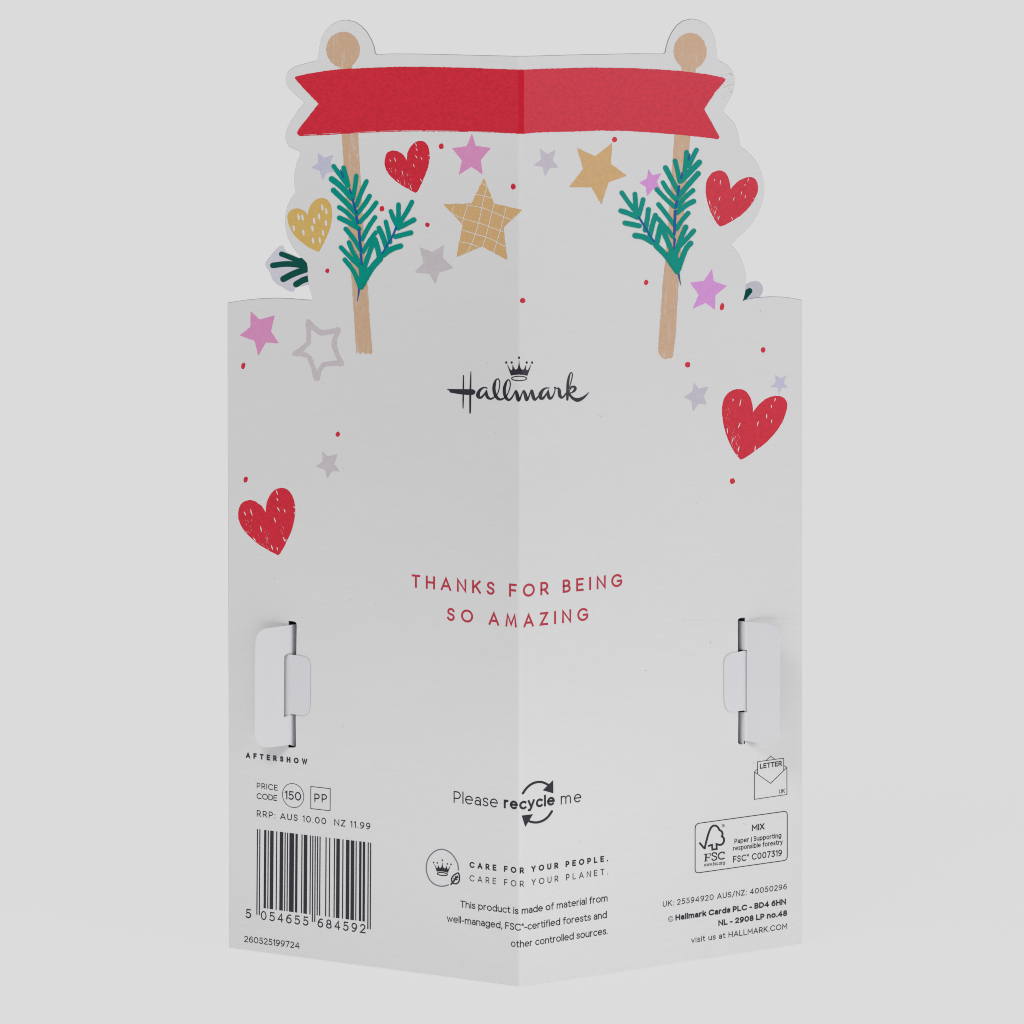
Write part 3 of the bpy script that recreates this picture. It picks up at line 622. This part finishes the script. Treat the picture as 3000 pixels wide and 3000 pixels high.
# fir sprigs
def sprig(view, stem, tail, needles, fill, label):
    k = sc(view)
    p = pr('printed_sprig', 'green', label, layer=6)
    for n in needles:
        w = 43
        if isinstance(n[-1], (int, float)): w, n = n[-1], n[:-1]
        q = resample(spline(V(view, n), 4), 4, False)
        ww = [w*1.34*k*random.uniform(0.94, 1.06) for _ in q]
        p.stroke(q, ww)
    p.px(V(view, fill), 0, 3); o = p.build()
    s = pr('printed_stem', 'blue', layer=10)
    for n, w0, w1 in stem: s.stroke(spline(V(view, n), 4), [k*0.85*(w0+(w1-w0)*i/(4*(len(n)-1))) for i in range(4*(len(n)-1)+1)])
    for n in tail: s.stroke(V(view, n), [24*k, 14*k, 4*k])
    t = s.build(); t.parent = o; t.matrix_parent_inverse = o.matrix_world.inverted()
    return o
bpy.context.view_layer.update()
NL = [[(120, 158), (210, 285), (290, 390)], [(245, 178), (275, 290), (300, 400)], [(405, 278), (390, 400), (365, 540)], [(533, 348), (470, 480), (405, 650)], [(95, 320), (210, 410), (350, 560), 56], [(118, 462), (260, 600), (410, 760), 50],
      [(572, 532), (520, 620), (430, 740)], [(655, 618), (570, 730), (450, 860)], [(190, 675), (290, 745), (410, 870)], [(192, 808), (300, 860), (440, 945), 48], [(640, 802), (560, 920), (480, 1075)], [(272, 948), (370, 1070), (470, 1230)],
      [(650, 990), (570, 1100), (490, 1235)], [(312, 1118), (370, 1250), (490, 1430)], [(212, 1180), (340, 1315), (460, 1430)], [(260, 1335), (370, 1480), (450, 1675)], [(630, 1090), (560, 1270), (490, 1480), 46], [(640, 1080), (675, 1200), (700, 1310), 52],
      [(705, 1318), (590, 1450), (465, 1670), 60], [(838, 725), (870, 810), (915, 900)], [(935, 640), (935, 780), (930, 910)], [(1105, 608), (1040, 730), (950, 870)], [(1130, 832), (1040, 880), (930, 935), 48], [(775, 858), (805, 980), (830, 1110)],
      [(690, 938), (740, 1050), (780, 1170), 50], [(898, 1045), (990, 1020), (1090, 995), 46], [(745, 1272), (850, 1200), (962, 1162), 52]]
sprig('P', [([(210, 205), (240, 290)], 18, 30), ([(320, 440), (338, 490)], 24, 28), ([(358, 575), (380, 660), (408, 745)], 30, 34), ([(405, 790), (425, 870)], 34, 36), ([(440, 960), (448, 1080), (468, 1225)], 40, 34), ([(462, 1265), (478, 1405)], 40, 18), ([(450, 1500), (460, 1560)], 16, 20), ([(905, 930), (860, 1040), (800, 1140), (730, 1255)], 30, 22)],
      [[(440, 1700), (430, 1780), (414, 1862)]], NL, [(430, 1380), (540, 1430), (600, 1450), (470, 1705), (440, 1700), (395, 1590), (440, 1540)], 'green fir sprig on the left pole')
NR = [[(1075, 82), (1020, 190), (975, 290)], [(950, 112), (940, 230), (925, 350)], [(1110, 238), (1010, 340), (880, 470), 54], [(805, 222), (835, 340), (865, 480)], [(685, 308), (760, 450), (840, 600), 48], [(1095, 380), (970, 520), (840, 680), 50],
      [(652, 492), (720, 600), (825, 715)], [(1030, 592), (930, 680), (840, 790)], [(577, 582), (680, 690), (800, 800)], [(1040, 728), (950, 775), (830, 870), 48], [(597, 768), (690, 885), (790, 1020)], [(970, 878), (890, 970), (820, 1080)],
      [(592, 948), (690, 1060), (780, 1175)], [(940, 1052), (880, 1190), (830, 1350), 48], [(1042, 1098), (960, 1190), (850, 1310)], [(1003, 1255), (930, 1350), (850, 1580), 48], [(625, 1030), (600, 1130), (575, 1260), 50], [(640, 1070), (690, 1180), (770, 1370), 48],
      [(568, 1288), (690, 1410), (830, 1610), 56], [(135, 622), (210, 730), (285, 830)], [(300, 638), (307, 750), (310, 880)], [(403, 708), (380, 800), (350, 900)], [(122, 848), (220, 880), (330, 930), 48], [(175, 1002), (260, 1018), (355, 1038), 48],
      [(470, 832), (455, 950), (430, 1090), 46], [(558, 905), (525, 1010), (490, 1150), 46], [(305, 1160), (410, 1180), (520, 1245), 54]]
sprig('R', [([(988, 132), (975, 200)], 16, 26), ([(897, 365), (880, 440)], 18, 28), ([(855, 540), (835, 650)], 32, 30), ([(826, 730), (812, 810)], 34, 34), ([(806, 850), (800, 1000), (795, 1140)], 38, 34), ([(798, 1205), (792, 1340)], 38, 18), ([(822, 1450), (815, 1515)], 16, 22), ([(350, 930), (410, 1030), (470, 1130), (540, 1235)], 30, 24)],
      [[(848, 1640), (860, 1710), (878, 1790)]], NR, [(720, 1360), (850, 1300), (840, 1440), (880, 1450), (858, 1635), (830, 1645), (690, 1420)], 'green fir sprig on the right pole')

# ------------------------------------------------------------------ lettering: a pen-stroke alphabet, cap height 1
def ar(cx, cy, rx, ry, a0, a1, n=12): return [(cx+rx*math.cos(math.radians(a0+(a1-a0)*i/n)), cy+ry*math.sin(math.radians(a0+(a1-a0)*i/n))) for i in range(n+1)]
def el(cx, cy, rx, ry): return ar(cx, cy, rx, ry, 0, 360, 24)
XH = 0.72
SS = spline([(.54, .83), (.45, .95), (.28, 1), (.1, .93), (.03, .76), (.1, .6), (.28, .52), (.46, .44), (.56, .27), (.48, .08), (.28, 0), (.1, .05), (0, .18)], 3)
six = [el(.3, .31, .3, .31), spline([(0, .33), (.05, .62), (.2, .88), (.4, 1), (.54, .97)], 4)]
nine = [[(.6-x, 1-y) for x, y in s] for s in six]
G = {
 'A': (.82, [[(0, 0), (.41, 1), (.82, 0)], [(.14, .3), (.68, .3)]]),
 'B': (.6, [[(0, 0), (0, 1)] + ar(.3, .76, .24, .24, 90, -90) + [(0, .52)], [(.3, .52)] + ar(.32, .26, .28, .26, 90, -90) + [(0, 0)]]),
 'C': (.84, [ar(.48, .5, .48, .5, 43, 317, 20)]),
 'D': (.74, [[(0, 0), (0, 1)] + ar(.26, .5, .48, .5, 90, -90, 16) + [(0, 0)]]),
 'E': (.55, [[(.55, 1), (0, 1), (0, 0), (.55, 0)], [(0, .51), (.48, .51)]]),
 'F': (.53, [[(.53, 1), (0, 1), (0, 0)], [(0, .5), (.48, .5)]]),
 'G': (.9, [ar(.48, .5, .48, .5, 45, 332, 20) + [(.9, .46), (.55, .46)]]),
 'H': (.7, [[(0, 0), (0, 1)], [(.7, 0), (.7, 1)], [(0, .51), (.7, .51)]]),
 'I': (0, [[(0, 0), (0, 1)]]), 'J': (.45, [[(.45, 1), (.45, .3)] + ar(.22, .27, .23, .27, 0, -160)]),
 'K': (.66, [[(0, 0), (0, 1)], [(.63, 1), (0, .37)], [(.24, .6), (.66, 0)]]),
 'L': (.52, [[(0, 1), (0, 0), (.52, 0)]]),
 'M': (.85, [[(0, 0), (0, 1), (.425, .33), (.85, 1), (.85, 0)]]),
 'N': (.72, [[(0, 0), (0, 1), (.72, 0), (.72, 1)]]),
 'O': (.98, [el(.49, .5, .49, .5)]), 'Q': (.98, [el(.49, .5, .49, .5), [(.6, .25), (.95, -.05)]]),
 'P': (.58, [[(0, 0), (0, 1)] + ar(.28, .69, .3, .31, 90, -90) + [(0, .38)]]),
 'R': (.62, [[(0, 0), (0, 1)] + ar(.28, .7, .3, .3, 90, -90) + [(0, .4)], [(.3, .4), (.62, 0)]]),
 'S': (.56, [SS]), 'T': (.64, [[(0, 1), (.64, 1)], [(.32, 1), (.32, 0)]]),
 'U': (.68, [[(0, 1), (0, .36)] + ar(.34, .34, .34, .34, 180, 360) + [(.68, 1)]]),
 'V': (.78, [[(0, 1), (.39, 0), (.78, 1)]]), 'W': (1.1, [[(0, 1), (.28, 0), (.55, .95), (.82, 0), (1.1, 1)]]),
 'X': (.68, [[(0, 0), (.66, 1)], [(.02, 1), (.68, 0)]]), 'Y': (.72, [[(0, 1), (.36, .43), (.72, 1)], [(.36, .43), (.36, 0)]]),
 'Z': (.62, [[(0, 1), (.62, 1), (0, 0), (.62, 0)]]),
 '0': (.68, [el(.34, .5, .34, .5)]), '1': (.2, [[(0, .86), (.2, 1), (.2, 0)]]),
 '2': (.58, [ar(.29, .71, .27, .29, 165, -28) + [(0, 0), (.58, 0)]]),
 '3': (.56, [[(.02, 1), (.52, 1), (.24, .6)] + ar(.26, .3, .3, .3, 80, -150)]),
 '4': (.68, [[(.5, 0), (.5, 1), (0, .27), (.68, .27)]]),
 '5': (.57, [[(.52, 1), (.1, 1), (.06, .52)] + ar(.26, .32, .31, .32, 125, -145)]),
 '6': (.6, six), '7': (.58, [[(0, 1), (.58, 1), (.18, 0)]]), '8': (.58, [el(.29, .755, .24, .245), el(.29, .26, .29, .26)]), '9': (.6, nine),
 'a': (.5, [[(.5, 0), (.5, .44)] + ar(.27, .44, .23, .28, 0, 145), ar(.24, .21, .24, .21, 0, 360, 18)]),
 'b': (.62, [[(0, 0), (0, 1.04)], el(.31, .36, .31, .36)]), 'c': (.56, [ar(.33, .36, .33, .36, 48, 312, 16)]),
 'd': (.62, [[(.62, 0), (.62, 1.04)], el(.31, .36, .31, .36)]), 'e': (.64, [[(.0, .38), (.64, .38)] + ar(.32, .36, .32, .36, 4, 312, 16)]),
 'f': (.34, [spline([(.36, 1.02), (.22, 1.03), (.13, .92), (.12, .75), (.12, 0)], 4), [(0, .7), (.34, .7)]]),
 'g': (.62, [[(.62, .72), (.62, .0)] + ar(.31, .0, .31, .28, 0, -150), el(.31, .37, .31, .35)]),
 'h': (.54, [[(0, 0), (0, 1.04)], [(0, .4)] + ar(.27, .44, .27, .28, 170, 0) + [(.54, 0)]]),
 'i': (0, [[(0, 0), (0, .72)], [(0, .98), (0, 1.0)]]), 'l': (0, [[(0, 0), (0, 1.04)]]),
 'k': (.52, [[(0, 0), (0, 1.04)], [(.5, .72), (0, .24)], [(.2, .44), (.54, 0)]]),
 'm': (.92, [[(0, 0), (0, .72)], [(0, .42)] + ar(.23, .45, .23, .27, 170, 0) + [(.46, 0)], [(.46, .42)] + ar(.69, .45, .23, .27, 170, 0) + [(.92, 0)]]),
 'n': (.54, [[(0, 0), (0, .72)], [(0, .4)] + ar(.27, .44, .27, .28, 170, 0) + [(.54, 0)]]),
 'o': (.66, [el(.33, .36, .33, .36)]), 'p': (.62, [[(0, -.28), (0, .72)], el(.31, .36, .31, .36)]),
 'r': (.32, [[(0, 0), (0, .72)], [(0, .38)] + ar(.3, .4, .3, .32, 170, 92)]),
 's': (.44, [[(x*.8, y*.72) for x, y in SS]]), 't': (.34, [spline([(.12, .94), (.12, .5), (.12, .18), (.2, .02), (.36, .02)], 4), [(0, .7), (.34, .7)]]),
 'u': (.54, [[(0, .72), (0, .28)] + ar(.27, .28, .27, .28, 180, 350) + [(.54, .32)], [(.54, 0), (.54, .72)]]),
 'v': (.56, [[(0, .72), (.28, 0), (.56, .72)]]), 'w': (.84, [[(0, .72), (.21, 0), (.42, .68), (.63, 0), (.84, .72)]]),
 'y': (.56, [[(0, .72), (.29, .02)], [(.56, .72), (.24, -.1), (.14, -.27), (.02, -.27)]]),
 '.': (0, [[(0, 0), (0, .015)]]), ',': (.04, [[(.06, .04), (-.01, -.16)]]), ':': (0, [[(0, .02), (0, .035)], [(0, .62), (0, .635)]]),
 '-': (.3, [[(0, .36), (.3, .36)]]), '/': (.42, [[(0, -.1), (.42, 1.05)]]), '|': (0, [[(0, -.22), (0, .95)]]), '®': (.34, []), '©': (.9, []),
}
def text(name, s, view, a, b, cap, w, mat, label=None, gap=None, futura=False, sx=None, layer=2, obj=None):
    """s between photo points a (left end of the baseline) and b (right end of the baseline); cap height in view pixels"""
    k = sc(view); (ax, ay), (bx, by) = V(view, [a, b])
    u0, v0 = px2uv((ax, ay)); u1, v1 = px2uv((bx, by)); _, vt = px2uv((ax, ay - cap*k))
    H = vt - v0; wid = u1 - u0
    nat = 0; ng = 0
    for i, c in enumerate(s):
        if c == ' ': nat += .27
        else: nat += G[c][0] + w
    ng = len(s) - 1
    if sx is None: sx = 1.0
    if gap is None:
        gp = (wid/H - nat*sx)/ng
        if gp < 0.11: sx = (wid/H - 0.11*ng)/nat; gp = 0.11
    else: gp = gap; sx = (wid/H - gp*ng)/nat
    p = obj or pr(name, mat, label, layer)
    x = 0.0; pw = w*H
    for c in s:
        if c == ' ': x += .27*sx + gp; continue
        gw, strokes = G[c]
        if c in '®©':
            R = .17 if c == '®' else .45; cy = .82 if c == '®' else .42
            tw = .05 if c == '®' else .07
            m = lambda q: (u0 + (x + (q[0])*sx)*H, v0 + (v1-v0)*((x+q[0]*sx)*H/wid) + q[1]*H)
            for q in strip([m(t) for t in el(R, cy, R, R)], tw*H, 'round', True): p.uv(q)
            if c == '®': ss = [[(R-.05, cy-.08), (R-.05, cy+.08), (R+.04, cy+.08), (R+.05, cy+.02), (R-.05, cy), (R+.06, cy-.08)]]; tw = .055
            else: ss = [ar(R, cy, .2, .22, 45, 315)]
            for t in ss:
                for q in strip([m(z) for z in t], tw*H, 'square'): p.uv(q)
            x += (2*R)*sx + gp; continue
        for st in strokes:
            pts = []
            for gx, gy in st:
                X = x + (gx*sx + w*sx/2); Y = w/2 + gy*(1-w)
                pts.append((u0 + X*H, v0 + (v1-v0)*(X*H/wid) + Y*H))
            closed = len(st) > 8 and math.hypot(st[0][0]-st[-1][0], st[0][1]-st[-1][1]) < 1e-6
            p.hold = True
            for q in strip(pts, pw*(0.5+0.5*min(1, sx)), 'square', closed): p.uv(q)
            p.hold = False; p.k += 1
        x += (gw + w)*sx + gp
    return p.build() if obj is None else p
G['µ'] = (.9, [[(0, 0), (.12, 1), (.45, .12), (.78, 1), (.9, 0)]])       # splayed M of the greeting
text('printed_text', 'THANKS FOR BEING', 'T', (145, 311), (1732, 305), 99, .17, 'red_text', 'red capitals THANKS FOR BEING', sx=.88)
text('printed_text', 'SO AµAZING', 'T', (412, 562), (1476, 561), 99, .17, 'red_text', 'red capitals SO AMAZING', sx=.88)
text('printed_text', 'AFTERSHOW', 'G', (274, 1703), (966, 1778), 66, .28, 'black', 'bold black word under the left tab', sx=.72)
pc = pr('price_code', 'black', 'price code with 150 in a circle and PP in a square', 2)
text('', 'PRICE', 'I', (396, 423), (632, 450), 65, .135, 'black', obj=pc); text('', 'CODE', 'I', (394, 541), (626, 567), 66, .135, 'black', obj=pc)
text('', '150', 'I', (713, 545), (897, 565), 97, .135, 'black', obj=pc); text('', 'PP', 'I', (1048, 575), (1190, 585), 94, .135, 'black', obj=pc)
pc.stroke(V('I', [(x, y+0.118*(x-807)) for x, y in ellipse(807, 505, 121, 136, 40)]), 6*sc('I'), closed=True)
pc.stroke(V('I', [(1007, 402), (1228, 427), (1226, 677), (1007, 652)]), 7*sc('I'), closed=True); pc.build()
text('printed_text', 'RRP: AUS 10.00  NZ 11.99', 'I', (396, 742), (1681, 890), 73, .135, 'black', 'recommended price line RRP: AUS 10.00 NZ 11.99')
# barcode 5 054655 684592
def barcode():
    Lc = ['0001101', '0011001', '0010011', '0111101', '0100011', '0110001', '0101111', '0111011', '0110111', '0001011']
    Rc = [''.join('1' if b == '0' else '0' for b in c) for c in Lc]; Gc = [c[::-1] for c in Rc]
    par = {'5': 'LGGLLG'}['5']; d = '054655'; e = '684592'
    bits = '101' + ''.join((Lc if q == 'L' else Gc)[int(c)] for q, c in zip(par, d)) + '01010' + ''.join(Rc[int(c)] for c in e) + '101'
    p = pr('barcode', 'black', 'black striped barcode with its number 5 054655 684592', 2)
    tl, tr = V('I', [(397, 884), (1692, 1039)]); bl, br = V('J', [(390, 609), (1687, 782)]); gl, gr = V('J', [(390, 693), (1687, 861)])
    n = len(bits); i = 0
    lerp = lambda a, b, t: (a[0]+(b[0]-a[0])*t, a[1]+(b[1]-a[1])*t)
    while i < n:
        if bits[i] == '1':
            j = i
            while j < n and bits[j] == '1': j += 1
            guard = i < 3 or i >= n-3 or 45 <= i < 50
            B = (gl, gr) if guard else (bl, br)
            g = 0.06
            p.px([lerp(tl, tr, (i+g)/n), lerp(tl, tr, (j-g)/n), lerp(B[0], B[1], (j-g)/n), lerp(B[0], B[1], (i+g)/n)]); i = j
        else: i += 1
    text('', '5', 'J', (270, 731), (332, 738), 104, .135, 'black', obj=p, gap=.1)
    for k, c in enumerate('054655'): x = 443+k*95; text('', c, 'J', (x, 752+k*12.6), (x+62, 760+k*12.6), 104, .135, 'black', obj=p, gap=.1)
    for k, c in enumerate('684592'): x = 1084+k*96; text('', c, 'J', (x, 836+k*12.6), (x+63, 844+k*12.6), 104, .135, 'black', obj=p, gap=.1)
    p.build()
barcode()
text('printed_text', '260525199724', 'J', (254, 1002), (880, 1080), 71, .135, 'black', 'number line 260525199724')

# recycling mark
p = pr('recycle_mark', 'black', 'words Please recycle me between two curved arrows', 2)
text('', 'Please', 'K', (356, 280), (714, 322), 95, .10, 'black', obj=p)
text('', 'recycle', 'K', (762, 325), (1173, 300), 92, .20, 'black', obj=p, gap=.13)
text('', 'me', 'K', (1222, 296), (1388, 274), 92, .10, 'black', obj=p)
p.stroke(spline(V('K', [(915, 205), (945, 163), (985, 130), (1030, 114), (1078, 116), (1130, 142)]), 4), 18*sc('K')); p.px(V('K', [(1160, 98), (1076, 180), (1162, 204)]))
p.stroke(spline(V('K', [(1150, 350), (1120, 393), (1080, 424), (1030, 440), (985, 436), (955, 425)]), 4), 18*sc('K')); p.px(V('K', [(906, 384), (997, 373), (935, 476)]))
p.build()

# crown and word mark
CROWN = [(838, 388), (797, 268), (795, 262), (800, 262), (822, 305), (838, 326), (848, 328), (855, 312), (855, 268), (858, 266), (872, 298), (886, 318), (898, 320), (914, 305), (924, 268), (929, 212), (932, 212), (937, 268), (948, 305), (962, 320), (978, 320), (992, 304), (1008, 266), (1011, 268), (1009, 308), (1015, 326),
         (1028, 326), (1042, 305), (1064, 263), (1068, 265), (1066, 272), (1024, 390), (980, 380), (930, 376), (880, 380)]
def crown(p, f, r):
    p.px([f(q) for q in CROWN])
    for x, y in ((930, 185), (785, 240), (847, 240), (1016, 240), (1077, 240)): p.px([f(q) for q in ellipse(x, y, 12.5, 14, 14)])
    p.stroke([f(q) for q in ellipse(931, 420, 85, 25, 36)], r, closed=True)
p = pr('logo', 'black', 'flowing black script word mark under a five-pointed crown', 2)
crown(p, lambda q: V('N', [q])[0], 11*sc('N'))
def pen(view, pts, p=p):
    q = spline(pts, 4); k = sc(view)
    p.stroke(V(view, [(a[0], a[1]) for a in q]), [max(3, a[2])*k for a in q])
pen('Q', [(510, 615, 28), (506, 800, 36), (504, 1100, 40), (500, 1300, 34), (498, 1455, 24)])
pen('Q', [(700, 520, 22), (692, 800, 40), (684, 1100, 50), (682, 1400, 48), (680, 1580, 38)])
p.px(V('Q', [(88, 972), (95, 963), (130, 962), (480, 967), (740, 968), (790, 985), (818, 1025), (810, 1075), (770, 1105), (700, 1122), (480, 1105), (300, 1078), (175, 1056), (152, 1030), (140, 1000), (100, 988)]))
pen('Q', [(1118, 940, 28), (1050, 925, 34), (975, 952, 52), (917, 1015, 76), (885, 1085, 96), (885, 1145, 96), (912, 1180, 72), (965, 1180, 56), (1035, 1110, 45), (1075, 1045, 30), (1103, 985, 16)])
pen('Q', [(1103, 988, 20), (1098, 1060, 68), (1104, 1120, 80), (1135, 1180, 76), (1185, 1212, 56), (1240, 1210, 46), (1300, 1172, 32)])
pen('Q', [(1300, 1172, 32), (1370, 1100, 28), (1415, 1000, 28), (1440, 870, 28), (1440, 780, 28), (1418, 718, 30), (1380, 702, 30), (1338, 745, 46), (1308, 830, 76), (1292, 940, 84), (1305, 1050, 84), (1342, 1145, 84), (1400, 1212, 74), (1460, 1232, 54), (1520, 1215, 42), (1565, 1190, 30)])
pen('Q', [(1565, 1190, 30), (1632, 1115, 28), (1680, 1000, 28), (1712, 880, 28), (1712, 800, 30), (1692, 742, 30), (1655, 726, 30), (1612, 778, 50), (1580, 870, 74), (1560, 960, 82), (1565, 1070, 82), (1592, 1165, 82), (1640, 1228, 72), (1688, 1242, 56), (1745, 1195, 46), (1800, 1105, 36), (1850, 1000, 28)])
pen('Q', [(1855, 1005, 30), (1868, 1030, 66), (1885, 1100, 92), (1905, 1190, 96), (1925, 1245, 86), (1960, 1215, 50), (2000, 1110, 32), (2045, 1010, 32)])
pen('S', [(115, 1005, 32), (132, 1020, 58), (160, 1090, 86), (185, 1190, 92), (203, 1235, 84), (240, 1200, 46), (285, 1080, 34), (318, 995, 36)])
pen('S', [(318, 995, 36), (337, 1010, 66), (352, 1090, 86), (375, 1180, 86), (405, 1232, 72), (450, 1212, 50), (505, 1150, 32)])
pen('S', [(780, 938, 24), (720, 935, 30), (650, 960, 50), (592, 1020, 76), (557, 1090, 96), (550, 1165, 96), (575, 1208, 74), (625, 1198, 62), (680, 1130, 46), (730, 1050, 30), (755, 985, 14)])
pen('S', [(757, 985, 20), (752, 1060, 68), (758, 1130, 80), (780, 1188, 82), (815, 1205, 62), (860, 1168, 46), (902, 1090, 32), (930, 990, 26), (926, 930, 40)])
pen('S', [(926, 925, 46), (965, 944, 24), (1015, 945, 48), (1038, 1000, 84), (1045, 1080, 86), (1060, 1145, 82), (1095, 1183, 62), (1150, 1160, 46), (1215, 1070, 32)])
pen('S', [(1305, 915, 20), (1345, 760, 26), (1376, 630, 26), (1372, 565, 24), (1346, 536, 24), (1308, 590, 36), (1277, 700, 56), (1258, 850, 70), (1252, 1000, 66), (1250, 1140, 66), (1246, 1235, 56)])
pen('S', [(1300, 945, 26), (1365, 902, 40), (1425, 905, 60), (1450, 945, 76), (1430, 1000, 62), (1370, 1050, 36), (1300, 1068, 26)])
pen('S', [(1285, 1050, 24), (1320, 970, 24), (1380, 908, 24)])
pen('S', [(1298, 1070, 46), (1330, 1140, 64), (1400, 1208, 76), (1500, 1245, 98), (1600, 1218, 82), (1700, 1150, 52), (1810, 1042, 8)])
p.build()

# care mark
p = pr('care_emblem', ('black', 'grey_ink'), 'small crown in an open grey ring with a leaf', 2)
crown(p, lambda q: V('K', [(265+(q[0]-931)*.483, 745+(q[1]-185)*.477+.1*(q[0]-931)*.483)])[0], 8*sc('K'))
p.stroke(spline(V('K', [(395, 825), (390, 780), (370, 735), (340, 695), (300, 667), (255, 657), (210, 670), (175, 698), (150, 735), (136, 785), (138, 840), (155, 890), (185, 928), (225, 950), (270, 956), (315, 945)]), 4), 9*sc('K'), 1)
p.stroke(spline(V('K', [(396, 850), (368, 860), (345, 882), (340, 908), (352, 930), (376, 936), (396, 922), (404, 892)]), 4, True), 11*sc('K'), closed=True)
p.stroke(V('K', [(336, 940), (356, 916), (386, 876)]), 13*sc('K'))
for a, b in (((362, 908), (358, 890)), ((372, 895), (370, 876)), ((366, 905), (386, 902)), ((376, 890), (392, 886))): p.stroke(V('K', [a, b]), 8*sc('K'))
p.build()
text('printed_text', 'CARE FOR YOUR PEOPLE.', 'K', (485, 806), (1604, 754), 50, .24, 'black', 'bold line CARE FOR YOUR PEOPLE.', sx=.8)
text('printed_text', 'CARE FOR YOUR PLANET.', 'K', (485, 915), (1604, 860), 51, .135, 'black', 'light line CARE FOR YOUR PLANET.', sx=.86)
text('printed_text', 'This product is made of material from', 'K', (410, 1127), (1600, 1077), 56, .135, 'black', 'small print line about the material')
text('printed_text', 'well-managed, FSC®-certified forests and', 'K', (302, 1243), (1600, 1212), 57, .135, 'black', 'small print line about certified forests')
text('printed_text', 'other controlled sources.', 'K', (819, 1444), (1600, 1343), 57, .135, 'black', 'small print line other controlled sources.')

# letter-size mark
p = pr('letter_mark', 'black', 'outline envelope with LETTER and UK', 2)
text('', 'LETTER', 'L', (1261, 203), (1509, 168), 58, .2, 'black', obj=p); text('', 'UK', 'L', (1477, 483), (1544, 474), 48, .13, 'black', obj=p)
k = 6.5*sc('L')
for q in ([(1233, 262), (1233, 122), (1530, 82), (1530, 220)], [(1332, 106), (1382, 60), (1432, 94)], [(1198, 238), (1382, 367), (1566, 187)], [(1198, 238), (1233, 205)], [(1530, 165), (1566, 187)]): p.stroke(V('L', q), k)
p.stroke(V('L', [(1198, 238), (1198, 548), (1566, 493), (1566, 187)]), k); p.build()
# forestry mark
p = pr('forestry_mark', 'black', 'rounded outline box with a tick-shaped tree emblem and small lettering', 2)
box = [(527, 1345), (527, 875), (533, 845), (560, 820), (1540, 684), (1562, 692), (1570, 715), (1570, 1200), (1562, 1225), (1540, 1240), (560, 1380), (537, 1372)]
p.stroke(V('L', box), 9*sc('L'), closed=True)
for t in ([(582, 1045), (632, 1102), (642, 1070), (660, 1000), (680, 930), (705, 872), (733, 847), (765, 848), (788, 868), (800, 893)], [(800, 893), (826, 910), (838, 938), (830, 968)], [(830, 968), (850, 985), (854, 1018), (838, 1050), (808, 1064), (768, 1054)]):
    p.stroke(resample(spline(V('L', t), 4), 1.2, False), 22*sc('L'))
p.stroke(V('L', [(768, 1054), (772, 1110), (722, 1117), (718, 1062), (682, 1074)]), 20*sc('L'), cap='square')
p.stroke(V('L', ellipse(845, 845, 15, 17, 16)), 4*sc('L'), closed=True); p.stroke(V('L', [(841, 852), (841, 838), (849, 838), (849, 845), (841, 846), (850, 853)]), 3.5*sc('L'))
def serif(p, strokes):
    for s_, w_ in strokes: p.stroke(V('L', s_), w_*sc('L'), cap='square')
serif(p, [([(652, 1172), (646, 1243)], 17), ([(630, 1172), (700, 1163)], 8), ([(700, 1166), (700, 1185)], 7), ([(632, 1248), (668, 1243)], 7), ([(650, 1210), (686, 1205)], 8), ([(686, 1196), (685, 1214)], 6)])
p.stroke(spline(V('L', [(768, 1170), (765, 1158), (742, 1152), (722, 1162), (722, 1180), (742, 1192), (765, 1200), (770, 1220), (750, 1236), (725, 1234), (718, 1222)]), 4), 13*sc('L'))
p.stroke(spline(V('L', [(856, 1160), (850, 1148), (825, 1147), (798, 1165), (790, 1190), (800, 1215), (825, 1224), (855, 1214)]), 4), 14*sc('L'))
p.stroke(V('L', [(857, 1142), (857, 1165)]), 6*sc('L')); p.stroke(V('L', [(768, 1150), (768, 1172)]), 6*sc('L'))
text('', 'www.fsc.org', 'L', (628, 1310), (860, 1284), 42, .16, 'black', obj=p)
text('', 'MIX', 'L', (1170, 907), (1312, 888), 71, .19, 'black', obj=p)
text('', 'Paper | Supporting', 'L', (973, 1050), (1502, 981), 56, .165, 'black', obj=p, gap=.13)
text('', 'responsible forestry', 'L', (957, 1131), (1517, 1056), 56, .165, 'black', obj=p, gap=.13)
text('', 'FSC® C007319', 'L', (957, 1265), (1518, 1187), 75, .165, 'black', obj=p, gap=.16)
p.build()
text('printed_text', 'UK: 25594920 AUS/NZ: 40050296', 'L', (162, 1766), (1565, 1565), 64, .135, 'black', 'stock number line beginning UK')
text('printed_text', '© Hallmark Cards PLC - BD4 6HN', 'M', (225, 773), (1568, 575), 66, .235, 'black', 'bold copyright line')
text('printed_text', 'NL - 2908 LP no.48', 'M', (790, 823), (1568, 706), 66, .235, 'black', 'bold line NL - 2908 LP no.48')
text('printed_text', 'visit us at HALLMARK.COM', 'M', (483, 1016), (1568, 855), 65, .135, 'black', 'web address line visit us at')
